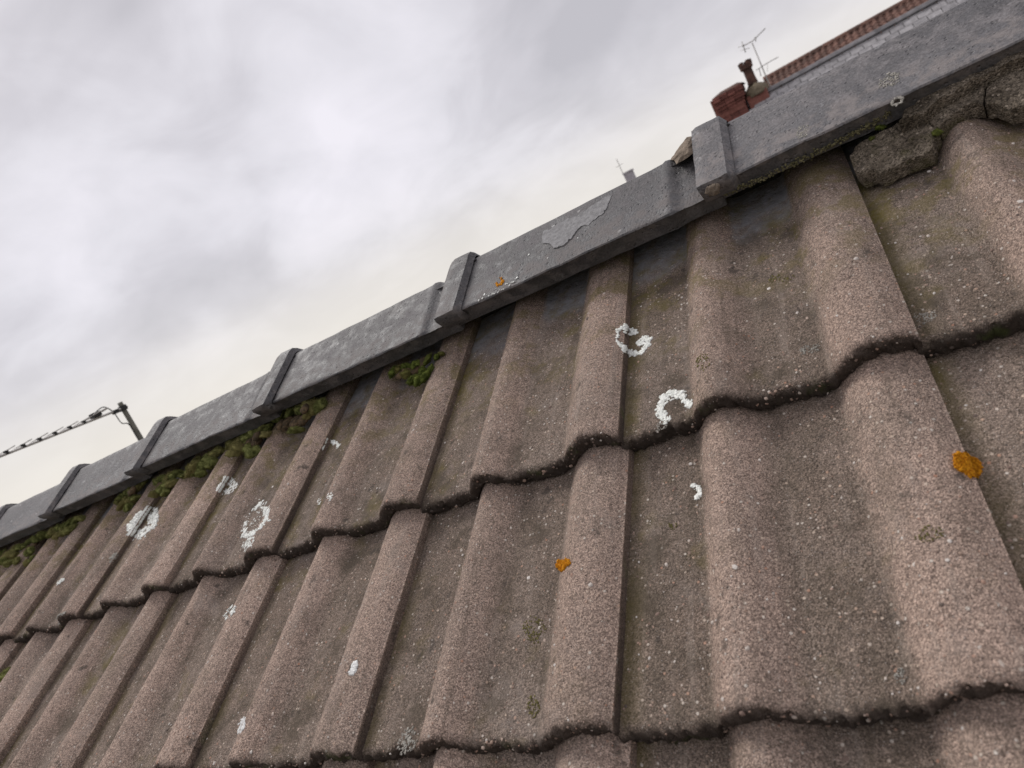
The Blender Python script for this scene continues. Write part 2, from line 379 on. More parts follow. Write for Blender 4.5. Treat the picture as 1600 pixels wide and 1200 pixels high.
# roof deck under the tiles, both slopes, and walls below
mb = MB()
for side in (-1, 1):
    a = tw(RX0, -0.43, -0.05); e = tw(RX0, 2.15, -0.05)
    ya, ye = a.y-APEX_Y, e.y-APEX_Y
    if side == 1: ya, ye = -ya, -ye
    poly = [(RX0, APEX_Y+ya, a.z), (RX0, APEX_Y+ye, e.z), (RX0, APEX_Y+ye, e.z-0.06), (RX0, APEX_Y+ya, a.z-0.06)]
    mb.prism(poly, (RX1-RX0, 0, 0))
deck = mb.build('roof_deck', M['deck'], house)
e = tw(0, 2.0, -0.05); hw = APEX_Y-e.y
mb = MB()
poly = [(RX0+.05, APEX_Y-hw+.1, GZ), (RX0+.05, APEX_Y+hw-.1, GZ), (RX0+.05, APEX_Y+hw-.1, e.z-.13), (RX0+.05, APEX_Y, a.z-.16), (RX0+.05, APEX_Y-hw+.1, e.z-.13)]
mb.prism(poly, (RX1-RX0-.1, 0, 0)); mb.build('wall', M['wall'], house)
# plain tile covering of the hidden rear slope
mb = MB()
for k in range(7):
    s0, s1 = -0.40+k*0.33, -0.40+(k+1)*0.33+.03
    p0, p1 = tw(RX0, s0, -0.012), tw(RX0, s1, 0.012)
    poly = [(RX0, 2*APEX_Y-p0.y, p0.z), (RX0, 2*APEX_Y-p1.y, p1.z), (RX0, 2*APEX_Y-p1.y, p1.z-.02), (RX0, 2*APEX_Y-p0.y, p0.z-.02)]
    mb.prism(poly, (RX1-RX0, 0, 0))
tag(mb.build('rear_tiles', M['soil'], house), kind='stuff')

# ------------------------------------------------------------------ roof tiles: two rolls per tile
def bumpf(x, a, c, b_, h):
    x = np.asarray(x, float)
    l = np.clip((x-a)/(c-a), 0, 1); r = np.clip((b_-x)/(b_-c), 0, 1)
    f = np.where(x < c, np.sin(l*np.pi/2)**1.1, (0.5-0.5*np.cos(r*np.pi))**0.9)
    return h*f
def prof(x):
    x = np.asarray(x, float)
    h = bumpf(x, 0.079, 0.110, 0.162, 0.0235)
    u = np.clip((x-0.219)/0.081, 0, 1)
    r2 = 0.0255*np.clip(np.sin(np.clip(u/0.50, 0, 1)*np.pi/2), 0, 1)**1.1
    r2 = np.where(u > 0.50, 0.0255-0.0135*((u-0.50)/0.50)**2.2, r2)
    return np.where(x > 0.219, np.maximum(r2, 0), h)
XS = np.unique(np.concatenate([np.linspace(-0.004, 0.298, 146), [0.2995, 0.3006]]))
def tile_mesh(seed, npeb=900):
    r = np.random.default_rng(seed)
    ss = np.concatenate([np.linspace(-(GAUGE+.12), -GAUGE*0.2, 34), np.linspace(-GAUGE*0.2, -0.010, 14)[1:]])
    ring = [(-0.0055, -0.0003), (-0.0022, -0.0016), (-0.0004, -0.0042), (0.0006, -0.0085), (0.0004, -0.0135), (-0.0006, -0.0190), (-0.0024, -TH+0.0008)]
    nx, nr = len(XS), len(ss)+len(ring)+1
    V = np.zeros((nx, nr, 3)); tr = np.zeros((nx, nr)); no = np.zeros((nx, nr)); se = np.zeros((nx, nr))
    off = seed*3.17
    chip = [max(0.0, nz((x, 7, 0), 38, off)-0.36)*0.018 for x in XS]
    wear = [-chip[ii]+nz((x, 0, 0), 45, off)*0.0022+nz((x, 1, 0), 160, off)*0.0016+nz((x, 3, 0), 420, off)*0.0010+nz((x, 2, 0), 14, off)*0.0016 for ii, x in enumerate(XS)]
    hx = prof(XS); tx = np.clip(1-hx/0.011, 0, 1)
    sx = np.clip(1-np.abs(XS-0.004)/0.022, 0, 1)**1.3
    for i, x in enumerate(XS):
        for j, s in enumerate(ss):
            d = nz((x, s, 0), 22, off)*0.0011+nz((x, s, 0), 75, off)*0.00045+nz((x, s, 0), 230, off)*0.0002
            V[i, j] = (x, s+wear[i]*max(0, 1+s/0.03), TH*(1+s/GAUGE)+hx[i]+d)
            tr[i, j] = tx[i]; se[i, j] = sx[i]; no[i, j] = max(0, 1+s/0.014)*0.12
        d = nz((x, -0.01, 0), 22, off)*0.0011
        for q, (s, n) in enumerate(ring):
            j = len(ss)+q
            j1 = nz((x, n*2, 0), 130, off+9)*0.0034+nz((x, n*2, 1), 330, off+5)*0.0030
            w = min(1, q/2)
            V[i, j] = (x, s+wear[i]+j1*w, TH+hx[i]+n+d*(1-q/6)+nz((x, n, 3), 300, off)*0.0011*w)
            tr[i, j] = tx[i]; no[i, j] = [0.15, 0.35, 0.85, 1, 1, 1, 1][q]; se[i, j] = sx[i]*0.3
        V[i, -1] = (x, ss[0], TH*(ss[0]/GAUGE)+hx[i]+0.0008); no[i, -1] = 1
    idx = lambda i, j: i*nr+j
    F = [(idx(i, j), idx(i+1, j), idx(i+1, (j+1) % nr), idx(i, (j+1) % nr)) for i in range(nx-1) for j in range(nr)]
    F += [tuple(idx(0, j) for j in range(nr)), tuple(idx(nx-1, j) for j in range(nr))[::-1]]
    fm = [0]*len(F)
    VV = [V.reshape(-1, 3)]; A = dict(trough=[tr.ravel()], nose=[no.ravel()], seam=[se.ravel()], tone=[np.zeros(nx*nr)])
    n0 = nx*nr
    # exposed aggregate: stones bedded in the face and in the broken front edge
    for q in range(npeb+130):
        edge = q >= npeb
        x = r.uniform(0.002, 0.298); hxx = float(prof(x))
        rad = float(np.clip(r.lognormal(-7.15, 0.45), 0.0004, 0.0029))*(1.2 if edge else 0.92)
        if edge:
            c = np.array([x, float(np.interp(x, XS, wear))-0.0002, hxx+TH-r.uniform(0.001, TH-0.004)]); sc = np.array([1, 0.8, 0.9])
        else:
            s = -GAUGE*r.uniform(0, 1)**1.25-0.003
            c = np.array([x, s, TH*(1+s/GAUGE)+hxx-rad*0.15]); sc = np.array([1, r.uniform(.75, 1.3), 0.55])
        P = ICO1[0]*rad*sc*(1+r.normal(0, .12, (len(ICO1[0]), 1)))
        a = r.uniform(0, 6.28)
        P = np.stack([P[:, 0]*math.cos(a)-P[:, 1]*math.sin(a), P[:, 0]*math.sin(a)+P[:, 1]*math.cos(a), P[:, 2]], 1) if not edge else P
        VV.append(P+c); F += [[i+n0 for i in f] for f in ICO1[1]]; fm += [1]*len(ICO1[1]); n0 += len(P)
        t = r.uniform(0, 1)**(0.75 if not edge else 2.2)
        for k in A: A[k].append(np.full(len(P), t if k == 'tone' else 0))
    return make_mesh('roof_tile', tw_np(np.vstack(VV)), F, [M['tile'], M['pebble']], {k: np.concatenate(v) for k, v in A.items()}, fm, angle=R_(50))
TILES = [tile_mesh(s) for s in range(1, 8)]
VARIANT = {}
last = -1
for k in range(0, 6):
    for i in range(-14, 5):
        v = random.randrange(len(TILES))
        while v == last: v = random.randrange(len(TILES))
        last = v; VARIANT[(k, i)] = (v+1)*3.17
        p = tw(i*TW_+random.uniform(-.0007, .0007), k*GAUGE+random.uniform(-.0022, .0022), random.uniform(0, .0008))
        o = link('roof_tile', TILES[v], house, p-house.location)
        q = Matrix.Rotation(R_(random.uniform(-.45, .45)), 3, tw(0, 0, 1)); o.rotation_euler = q.to_euler()
def surf(X, S):
    k = math.ceil(S/GAUGE-1e-9); s = S-k*GAUGE
    return TH*(1+s/GAUGE)+float(prof(X % TW_))
def surf_d(X, S):
    k = math.ceil(S/GAUGE-1e-9); s_ = S-k*GAUGE; x = X % TW_; off = VARIANT.get((k, math.floor(X/TW_)), 3.17)
    return surf(X, S)+nz((x, s_, 0), 22, off)*0.0011+nz((x, s_, 0), 75, off)*0.00045
def on_roof(x, y):
    v = ray(x, y); k0 = (0.055-CAM[2])/v[2]; k1 = (-0.002-CAM[2])/v[2]      # first hit along the ray
    for k in np.linspace(k0, k1, 200):
        p = CAM+k*v
        if p[2] <= surf(p[0], p[1]): break
    p[2] = surf_d(p[0], p[1]); return p

# ------------------------------------------------------------------ ridge tiles
AS, AN, APS = -0.321, 0.073, -0.46          # arris (S,N) and apex S
def wing_outline(off, bot):
    """outer line of the near wing from its foot to the apex in (S,N); off = raised by"""
    return [(AS-0.008+off*.6, bot), (AS-0.0038+off, AN-0.008), (AS-0.0006+off, AN-0.0022+off*.6), (AS-0.0024+off, AN-0.0003+off), (AS-0.008+off, AN+off)] + \
           [(AS-0.008-(AS-0.008-APS)*t, AN+off) for t in (0.12, 0.25, 0.4, 0.55, 0.7, 0.84, 0.94)]
def to_yz(pts): return [(tw(0, a, b).y, tw(0, a, b).z) for a, b in pts]
def ridge_section(off, bot, thick):
    near = to_yz(wing_outline(off, bot))
    ay = APEX_Y; az = APEX_Z+off/CP-0.003
    full = near+[(ay, az)]+[(2*ay-y, z) for y, z in near[::-1]]
    inn = to_yz([(AS-0.026, bot), (AS-0.028, AN-thick), (APS-.012, AN-thick)])
    inner = inn+[(2*ay-y, z) for y, z in inn[::-1]]
    return full+inner[::-1], len(full)
def ridge_tile_mesh(L, seed, name='ridge_tile', off=0.0, bot=0.042, thick=0.022, spigot=True, chamfer=0.0):
    if spigot: xs = np.concatenate([np.linspace(0, L-0.075, 20), np.linspace(L-0.070, L-.002, 12), [L]])
    else: xs = np.array([0, .0015, .006, .018, .030, L-chamfer-.002, L-chamfer, L-chamfer*.6, L-chamfer*.25, L])
    V = []; ed = []; un = []
    for x in xs:
        o = off; b_ = bot
        if spigot:
            o -= 0.0045*min(1, max(0, (x-(L-0.064))/0.012))
            o += 0.0022*math.exp(-((x-(L-.068))/.006)**2)
            o -= 0.003*max(0, 1-(L-x)/.003)
        else:
            if x > L-chamfer: o = off*(1-(x-(L-chamfer))/chamfer)**1.2
            if x < .002: o -= .0015
        sec, nf = ridge_section(o, b_, thick)
        for q, (y, z) in enumerate(sec):
            p = (x, y, z); d = nz(p, 30, seed)*0.0009+nz(p, 110, seed)*0.0005+nz(p, 9, seed)*.0012
            if 0 < q < 5: d += nz(p, 60, seed+4)*0.0011+nz(p, 190, seed+6)*.0009-max(0, nz(p, 45, seed+8)-.45)*.008
            V.append((x+(nz(p, 70, seed+2)*.0012 if x in (xs[0], xs[-1]) else 0), y-0.5*d, z+0.87*d))
            ed.append(1.0 if 1 <= q <= 6 or x < .01 else 0.25); un.append(1.0 if q < 2 else (0.5 if q == 2 else 0))
    n = len(sec); F = []
    for i in range(len(xs)-1):
        for q in range(n): F.append((i*n+q, i*n+(q+1) % n, (i+1)*n+(q+1) % n, (i+1)*n+q))
    for i0 in (0, (len(xs)-1)*n):
        m_ = n-nf; cap = []
        # strip of quads round the hollow end
        ids = list(range(n)); a, b2 = 0, n-1
        outer = list(range(nf)); inner = list(range(n-1, nf-1, -1))
        F.append(tuple(i0+q for q in outer[:nf//2+1]+inner[:m_//2][::-1]))
        F.append(tuple(i0+q for q in outer[nf//2:]+inner[m_//2-1:][::-1]))
    return make_mesh(name, V, F, [M['ridge']], dict(edge=ed, under=un), angle=R_(42))
LEFTS = [0.287, -0.164, -0.607, -1.072, -1.530, -1.945, -2.385, -2.83, -3.27, -3.71, -4.15]
ridge_tiles = []
for i, x0 in enumerate(LEFTS):
    L = (LEFTS[i-1]-x0 if i else 0.45)+0.016
    me = ridge_tile_mesh(L, 3.1*i+1)
    jit = random.uniform(-.001, .001)
    o = link('ridge_tile', me, house, Vector((x0, 0, 0))-house.location)
    o.location += tw(0, 0, 0.0055+jit)
    o.rotation_euler = (0, math.atan2(0.0105, 0.45), R_(random.uniform(-.25, .25)))
    cw = 0.050 if i > 0 else .05
    cme = ridge_tile_mesh(cw, 3.1*i+2, 'collar', 0.0115, 0.0505, 0.014, False, 0.010)
    link('collar', cme, o, (-0.004, 0, 0))
    tone = [1.18, 1.18, 0.80, 0.80, 0.84, 0.94, 1.0][min(i, 6)]*random.uniform(.97, 1.03)
    for q_ in (o, o.children[0]): q_.color = (tone, tone*.985, tone*.99, 1)
    ridge_tiles.append(o)
# mortar bedding inside the ridge, set back from the edge, shadow darkened into its colour
mb = MB(); yz = to_yz([(-0.405, -0.02), (-0.405, 0.046), (-0.45, 0.05)]); yz = yz+[(2*APEX_Y-y, z) for y, z in yz[::-1]]
mb.prism([(RX0, y, z) for y, z in yz], (RX1-RX0, 0, 0)); mb.build('bedding', M['bedding'], house)

def wing_pt(x, y, lift=0.0):
    p = on_n(x, y, AN)
    for _ in range(4):
        x0 = max([l for l in LEFTS if l <= p[0]] or [LEFTS[-1]])
        p = on_n(x, y, AN+0.0058-(p[0]-x0)*0.0233)
    p[2] += lift; return p

# ------------------------------------------------------------------ crusts, lichen
def crust(name, cat, label, pts, mat, group=None, wing=False, hgt=0.00045, parent=None, tones=None, sub=ICO1, dn=0.0):
    """pts: list of (px, py, radius_px); grainy crust pads following the surface"""
    mb = MB(); cen = None; r = np.random.default_rng(abs(hash(label or name)) % 9999 if False else len(pts)*7+int(pts[0][0]))
    for (x, y, rp) in pts:
        p = wing_pt(x, y) if wing else on_roof(x, y)
        rad = max(0.0006, rp*depth(p)/FPX)
        if cen is None: cen = tw(*p)
        P = sub[0]*np.array([rad*r.uniform(.55, 1.5), rad*r.uniform(.6, 1.7), hgt*r.uniform(.5, 1.6)])
        P = P*(1+r.normal(0, .24, (len(P), 1)))
        if not wing:
            q = np.array([surf_d(p[0]+a, p[1]+b_) if (p[1]+b_) < math.ceil(p[1]/GAUGE-1e-9)*GAUGE else p[2] for a, b_ in P[:, :2]])
            q = np.clip(q, p[2]-rad*1.5, p[2]+rad*1.5); P[:, 2] += q+dn+0.0007
        else: P[:, 2] += p[2]
        P[:, 0] += p[0]; P[:, 1] += p[1]
        mb.add(tw_np(P), sub[1])
    o = mb.build(name, mat, parent, True, cen)
    if parent is None: tag(o, label, cat, group)
    return o
def arc(cx, cy, rx, ry, a0, a1, n, rad, rot=0.0, jit=0.18, seed=1):
    r = random.Random(seed); L = []; n = int(n*2.8)
    for i in range(n):
        a = R_(a0+(a1-a0)*r.random()); g = noise.noise(Vector((a*2.2, seed*3.3, 0))); k = 1+r.gauss(0, jit*.62)+.22*g
        if g < -.30 and r.random() < .8: continue
        if r.random() < .07: k += r.uniform(-.3, .3)
        x, y = rx*k*math.cos(a), ry*k*math.sin(a); t = R_(rot)
        L.append((cx+x*math.cos(t)-y*math.sin(t), cy+x*math.sin(t)+y*math.cos(t), rad*r.choice((.3, .5, .7, .9, 1.05, 1.2, 1.3))))
    return L
def disc(cx, cy, rx, ry, n, rad, rot=0.0, seed=1, hole=0.0):
    r = random.Random(seed); L = []
    for i in range(int(n*1.7)):
        a = r.uniform(0, 2*math.pi); k = math.sqrt(r.uniform(hole*hole, 1))*(1+.35*noise.noise(Vector((math.cos(a)*1.4, math.sin(a)*1.4, seed*1.7))))+(r.uniform(0, .25) if r.random() < .12 else 0); x, y = rx*k*math.cos(a), ry*k*math.sin(a); t = R_(rot)
        L.append((cx+x*math.cos(t)-y*math.sin(t), cy+x*math.sin(t)+y*math.cos(t), rad*r.choice((.35, .5, .7, .9, 1.05, 1.15))))
    return L
GW = 'white lichen patches on the roof tiles'
lich = 'lichen'
crust('lichen_patch', lich, 'white lichen in two broken arcs across a tile seam near the top of the roof',
      arc(973, 527, 8, 14, 100, 330, 40, 1.7, 0, .2, 2)+disc(988, 519, 9, 5, 40, 2.6, 15, 3)+arc(997, 541, 17, 11, -25, 205, 100, 2.4, -38, .2, 4)+disc(1003, 533, 9, 4, 36, 2.6, -45, 5), M['white'], GW)
crust('lichen_patch', lich, 'white C-shaped lichen ring at the front edge of an upper tile',
      arc(1054, 638, 22, 24, 120, 362, 200, 2.5, -6, .17, 6)+disc(1036, 650, 5, 9, 30, 2.6, 20, 7), M['white'], GW)
crust('lichen_patch', lich, 'small white lichen crescent in the flat of a lower tile', arc(1085, 769, 9, 10, -115, 80, 60, 2.2, 0, .28, 8), M['white'], GW)
crust('lichen_patch', lich, 'thin white lichen bracket beside a tile seam under the mossy ridge', arc(517, 700, 11, 10, 170, 370, 90, 2.3, -15, .15, 9), M['white'], GW)
crust('lichen_patch', lich, 'tiny white lichen pair on the side of a roll', disc(516, 776, 4, 8, 20, 1.6, 20, 10)+disc(500, 784, 3, 6, 14, 1.5, 20, 11), M['white'], GW)
crust('lichen_patch', lich, 'solid pale lichen oval high on a tile below the mossy ridge', disc(357, 761, 16, 10, 130, 2.3, -40, 12, .25), M['white'], GW)
crust('lichen_patch', lich, 'largest white lichen rosette with a dark centre at the far end of the roof', disc(223, 819, 31, 15, 380, 2.7, -48, 13, .38), M['white'], GW)
crust('lichen_patch', lich, 'open white lichen oval with speckled middle above a small solid one', arc(400, 812, 27, 13, 0, 360, 210, 2.1, -58, .16, 14)+disc(400, 812, 18, 6, 20, 1.3, -58, 15), M['white'], GW)
crust('lichen_patch', lich, 'small solid white lichen below the open oval ring', disc(389, 849, 12, 6, 60, 2.1, -52, 16), M['white'], GW)
crust('lichen_patch', lich, 'broken white lichen flecks in a lower tile flat', disc(360, 957, 12, 6, 34, 1.8, -50, 17), M['white'], GW)
crust('lichen_patch', lich, 'pale grey lichen smear near a tile front edge at the far left', disc(98, 965, 11, 4, 34, 2, -55, 18), M['grey_l'])
crust('lichen_patch', lich, 'pale lichen fleck on a roll crest below the largest rosette', disc(178, 872, 8, 5, 26, 1.8, -50, 19), M['grey_l'])
crust('lichen_patch', lich, 'short white lichen dash on a far left roll', disc(94, 909, 8, 3, 22, 1.5, -35, 20), M['white'])
crust('lichen_patch', lich, 'faint grey lichen smudge below the C-shaped white ring', disc(1035, 668, 9, 13, 26, 1.2, 20, 21), M['grey_l'])
crust('lichen_patch', lich, 'faint grey lichen streak across the flat of an upper tile', disc(1266, 547, 17, 6, 40, 1.3, -12, 22), M['grey_l'])
crust('lichen_patch', lich, 'faint grey lichen speckle beside the right hand upper seam', disc(1446, 497, 17, 9, 44, 1.25, -10, 23), M['grey_l'])
crust('lichen_patch', lich, 'grey green lichen smudge on the nearest tile', disc(1407, 1056, 9, 12, 22, 1.1, 0, 24), M['grey_l'])
crust('lichen_patch', lich, 'dull beige lichen smear at the front edge of a lower tile', disc(637, 1160, 12, 22, 70, 2, 15, 25), M['grey_l'])
GO = 'orange lichen patches'
crust('lichen_patch', lich, 'large bright orange lichen lump against a seam at the right', disc(1507, 726, 14, 13, 240, 2.5, 0, 26)+disc(1521, 733, 13, 13, 200, 2.5, 0, 27)+disc(1500, 717, 8, 7, 60, 2.4, 0, 28), M['orange'], GO, hgt=.0026)
crust('lichen_patch', lich, 'small round orange lichen in the middle of the lower course', disc(878, 884, 8, 8, 90, 2.2, 0, 29)+disc(886, 880, 6, 6, 40, 2, 0, 30), M['orange'], GO, hgt=.0018)
crust('lichen_patch', lich, 'tiny orange lichen hook on a grey ridge tile', arc(780, 440, 5, 6, -110, 150, 26, 1.4, 20, .2, 31), M['orange'], GO, True, hgt=.0007)
crust('lichen_patch', lich, 'small white lichen hook on a ridge tile beyond the orange fleck', arc(492, 569, 6, 4, -160, 60, 24, 1.3, -40, .2, 32), M['white'], None, True, hgt=.0006)
crust('lichen_patch', lich, 'row of tiny white lichen dots along a ridge tile edge', [(748+a, 468-a*.50+random.uniform(-5, 4), random.uniform(.8, 2.2)) for a in range(0, 62, 3)]+[(826, 398, 2.6), (856, 403, 1.6), (903, 372, 1.5)], M['white'], None, True, hgt=.0006)
crust('lichen_patch', lich, 'white lichen dots in a short row beside a ridge joint', [(640, 521, 1.6), (646, 517, 1.9), (651, 514, 1.3), (636, 524, 1), (643, 519, 1.2)], M['white'], None, True, hgt=.0006)
crust('lichen_patch', lich, 'pale lichen ring at the lower edge of the nearest ridge tile', arc(1402, 158, 9, 5, 0, 360, 40, 1.5, -30, .2, 33), M['grey_l'], None, True, hgt=.0006)
crust('lichen_patch', lich, 'pale lichen bloom high on the nearest ridge tile', disc(1392, 124, 17, 10, 70, 1.7, -20, 34), M['grey_l'], None, True, hgt=.0005)
crust('lichen_patch', lich, 'pale lichen bloom low on the nearest ridge tile', disc(1254, 205, 12, 9, 50, 1.6, -20, 35), M['grey_l'], None, True, hgt=.0005)
GM = 'olive moss spots on the tiles'
for (x, y, rx, ry, n, lb) in [(835, 985, 17, 19, 160, 'round olive moss spot in the middle of a lower tile'), (834, 1105, 10, 17, 110, 'narrow olive moss spot near a tile front edge below the round one'),
        (1221, 435, 19, 7, 80, 'olive moss streak in the flat of a tile close to the ridge'), (1098, 565, 10, 14, 80, 'olive moss spot on the roll above the C-shaped lichen'), (1052, 822, 7, 6, 30, 'faint olive moss dot below the white crescent'),
        (1453, 835, 22, 12, 90, 'faint olive moss patch on the roll left of the large orange lichen')]:
    crust('moss_film', 'moss', lb, disc(x, y, rx, ry, int(n*.42), 1.15, -8, int(x)), M['olive'], GM, hgt=.0005)
crust('bird_dropping', 'dropping', 'white bird dropping splash on the side of a lower roll', disc(554, 1044, 4, 11, 60, 2.2, 15, 41)+disc(549, 1052, 4, 3, 12, 1.6, 0, 42), M['splash'], 'bird droppings on the tiles', hgt=.0006)
crust('bird_dropping', 'dropping', 'pale bird dropping smear low in a tile flat at the bottom', disc(379, 1134, 4, 12, 55, 2.2, 18, 43), M['splash'], 'bird droppings on the tiles', hgt=.0006)
# scoured patch on the ridge tile
mb = MB(); out_px = [(846, 372), (850, 362), (862, 358), (872, 350), (888, 342), (905, 337), (925, 322), (942, 311), (956, 305), (951, 320), (943, 334), (931, 343), (920, 352), (908, 355), (899, 363), (890, 376), (878, 386), (866, 388), (858, 380), (850, 380)]
c0 = wing_pt(900, 345)
pp = []
for i, (x, y) in enumerate(out_px):
    x2, y2 = out_px[(i+1) % len(out_px)]
    for t in np.linspace(0, 1, 5)[:-1]:
        p = wing_pt(x+(x2-x)*t+random.uniform(-1.6, 1.6), y+(y2-y)*t+random.uniform(-1.4, 1.4), 0.0012); pp.append(tw(*p))
mb.prism([p[:] for p in pp], tuple(tw(0, 0, -0.006)))
rt = ridge_tiles[2]
o = mb.build('bare_patch', M['flake'], None, False, tw(*c0)); o.parent = rt
bpy.context.view_layer.update(); o.matrix_parent_inverse = rt.matrix_world.inverted(); o.location = tw(*c0)
tag(o, 'lighter grey patch where the ridge surface has scaled off')

# ------------------------------------------------------------------ moss cushions
def cushion_mesh(seed, tall=1.0):
    r = np.random.default_rng(seed); V = ICO3[0].copy(); V[:, 2] *= 0.8*tall
    d = np.array([nz(v, 1.3, seed)*.42+nz(v, 3.5, seed)*.22+nz(v, 9, seed)*.10 for v in V]); V = V*(1+d[:, None])
    F = [list(f) for f in ICO3[1]]; tone = list(np.clip(0.22+0.25*V[:, 2]+d*.9, 0, .6)); VV = [V]; n = len(V)
    for q in range(2200):
        b_ = r.integers(len(V)); p = V[b_]*.97; u = ICO3[0][b_]
        if u[2] < -.6: continue
        p = p+r.normal(0, .06, 3); u = u+r.normal(0, .45, 3)+np.array([0, 0, .25]); u /= np.linalg.norm(u)
        t = np.cross(u, r.normal(size=3)); t /= np.linalg.norm(t); w = .026; L = r.uniform(.10, .34)
        VV.append(np.array([p-t*w, p+t*w, p+u*L])); F.append([n, n+1, n+2]); n += 3
        k = r.uniform(.3, 1)**1.3; tone += [k*.3, k*.3, k]
    return np.vstack(VV), F, np.array(tone)
CUSH = {}
for mk in ('moss', 'moss_dk'):
    CUSH[mk] = [(lambda c_: make_mesh('moss_cushion', c_[0], c_[1], [M[mk]], {'tone': c_[2]}, fix=False))(cushion_mesh(sd_)) for sd_ in (1, 2, 3, 4, 5)]
def moss_clump(label, spots, soil, mk='moss', squash=0.8, N=0.030, group='moss clumps under the ridge'):
    ps = [on_n(x, y, N) for x, y, r in spots]
    c = np.mean(ps, 0); c[2] = surf(c[0], c[1])
    root = empty('moss_clump', tw(*c)); tag(root, label, 'moss', group)
    for (x, y, r), p in zip(spots, ps):
        o = link('moss_cushion', random.choice(CUSH[mk]), root, tw(*p)-root.location)
        rad = 1.0*r*depth(p)/FPX
        o.scale = (rad*random.uniform(.75, 1.35), rad*random.uniform(.8, 1.35), rad*squash*random.uniform(.8, 1.3)); o.rotation_euler = (R_(30), 0, random.uniform(0, 6))
    if soil:
        mb = MB()
        for x, y, r in soil:
            p = on_roof(x, y); p[2] += .002; rad = r*depth(p)/FPX
            P = ICO2[0]*np.array([rad, rad*1.1, rad*.55]); P = P*(1+np.array([nz(v, 2.5, x)*.45 for v in ICO2[0]])[:, None])
            mb.add(tw_np(P+p), ICO2[1])
        mb.build('debris', M['soil'], root, True, tuple(root.location))
    return root
moss_clump('moss cushions round brown debris between two rolls left of the second ridge joint', [(432, 655, 9), (453, 646, 9), (470, 641, 9), (489, 636, 13), (500, 634, 9), (481, 648, 9), (463, 672, 9), (441, 648, 8), (478, 632, 8)], [(450, 662, 12), (465, 662, 13), (478, 658, 11), (440, 664, 9), (490, 650, 9)])
moss_clump('yellow green moss cushions with debris below the ridge beside a roll', [(374, 697, 13), (366, 706, 10), (386, 683, 9), (399, 675, 9), (410, 670, 8), (416, 679, 8), (396, 706, 11), (386, 700, 7), (362, 693, 9), (420, 668, 7)], [(392, 693, 11), (403, 690, 11), (410, 687, 9), (384, 695, 10)])
moss_clump('dense green moss heap under the ridge with round cushions', [(337, 708, 9), (325, 716, 9), (305, 732, 13), (299, 738, 10), (316, 728, 9), (326, 728, 8), (314, 740, 8), (332, 722, 8), (343, 704, 8), (308, 720, 8)], [(315, 732, 11), (326, 726, 10)])
moss_clump('row of small moss cushions in a trough under the ridge joint', [(247, 752, 8), (256, 749, 8), (264, 746, 8), (272, 742, 8), (279, 739, 7), (250, 765, 8), (260, 760, 8), (258, 770, 7), (268, 756, 7), (242, 772, 7), (284, 744, 6)], [(256, 760, 10), (266, 756, 9)])
moss_clump('moss cushions climbing down beside a roll at the ridge joint', [(226, 752, 7), (218, 757, 8), (209, 764, 9), (202, 770, 8), (193, 776, 8), (186, 782, 7), (211, 778, 8), (200, 792, 8), (205, 784, 7), (196, 784, 7), (190, 790, 6)], [(206, 778, 9), (214, 772, 8)])
moss_clump('yellowish moss clump next to a roll near the far end of the ridge', [(118, 814, 7), (110, 818, 8), (101, 823, 7), (92, 826, 7), (84, 829, 7), (79, 834, 6), (105, 830, 7), (113, 826, 7), (97, 833, 6), (126, 810, 6), (88, 838, 6)], [(100, 830, 8), (110, 826, 8)])
moss_clump('moss cushions at the far end of the roof against the frame edge', [(68, 836, 7), (58, 841, 7), (49, 846, 7), (40, 852, 7), (33, 855, 7), (24, 858, 7), (13, 868, 9), (9, 876, 9), (18, 880, 8), (46, 862, 7), (50, 873, 6), (42, 880, 6), (20, 868, 7), (26, 876, 6), (3, 866, 7)], [(58, 850, 8), (46, 858, 8), (20, 874, 8)])
moss_clump('shaggy dark green moss tuft with brown stems below the third ridge joint', [(614, 581, 9), (624, 577, 9), (636, 573, 9), (648, 571, 8), (658, 567, 8), (668, 562, 8), (655, 593, 11), (665, 588, 9), (645, 594, 9), (634, 584, 8), (672, 578, 8), (660, 578, 7), (690, 553, 6), (682, 558, 6)], [(640, 584, 13), (655, 578, 13), (628, 586, 9), (668, 572, 9)], 'moss_dk', .7)
moss_clump('single oval moss cushion in a trough at the left edge', [(12, 1056, 13), (6, 1062, 11)], None, 'moss', .9, .012, None)

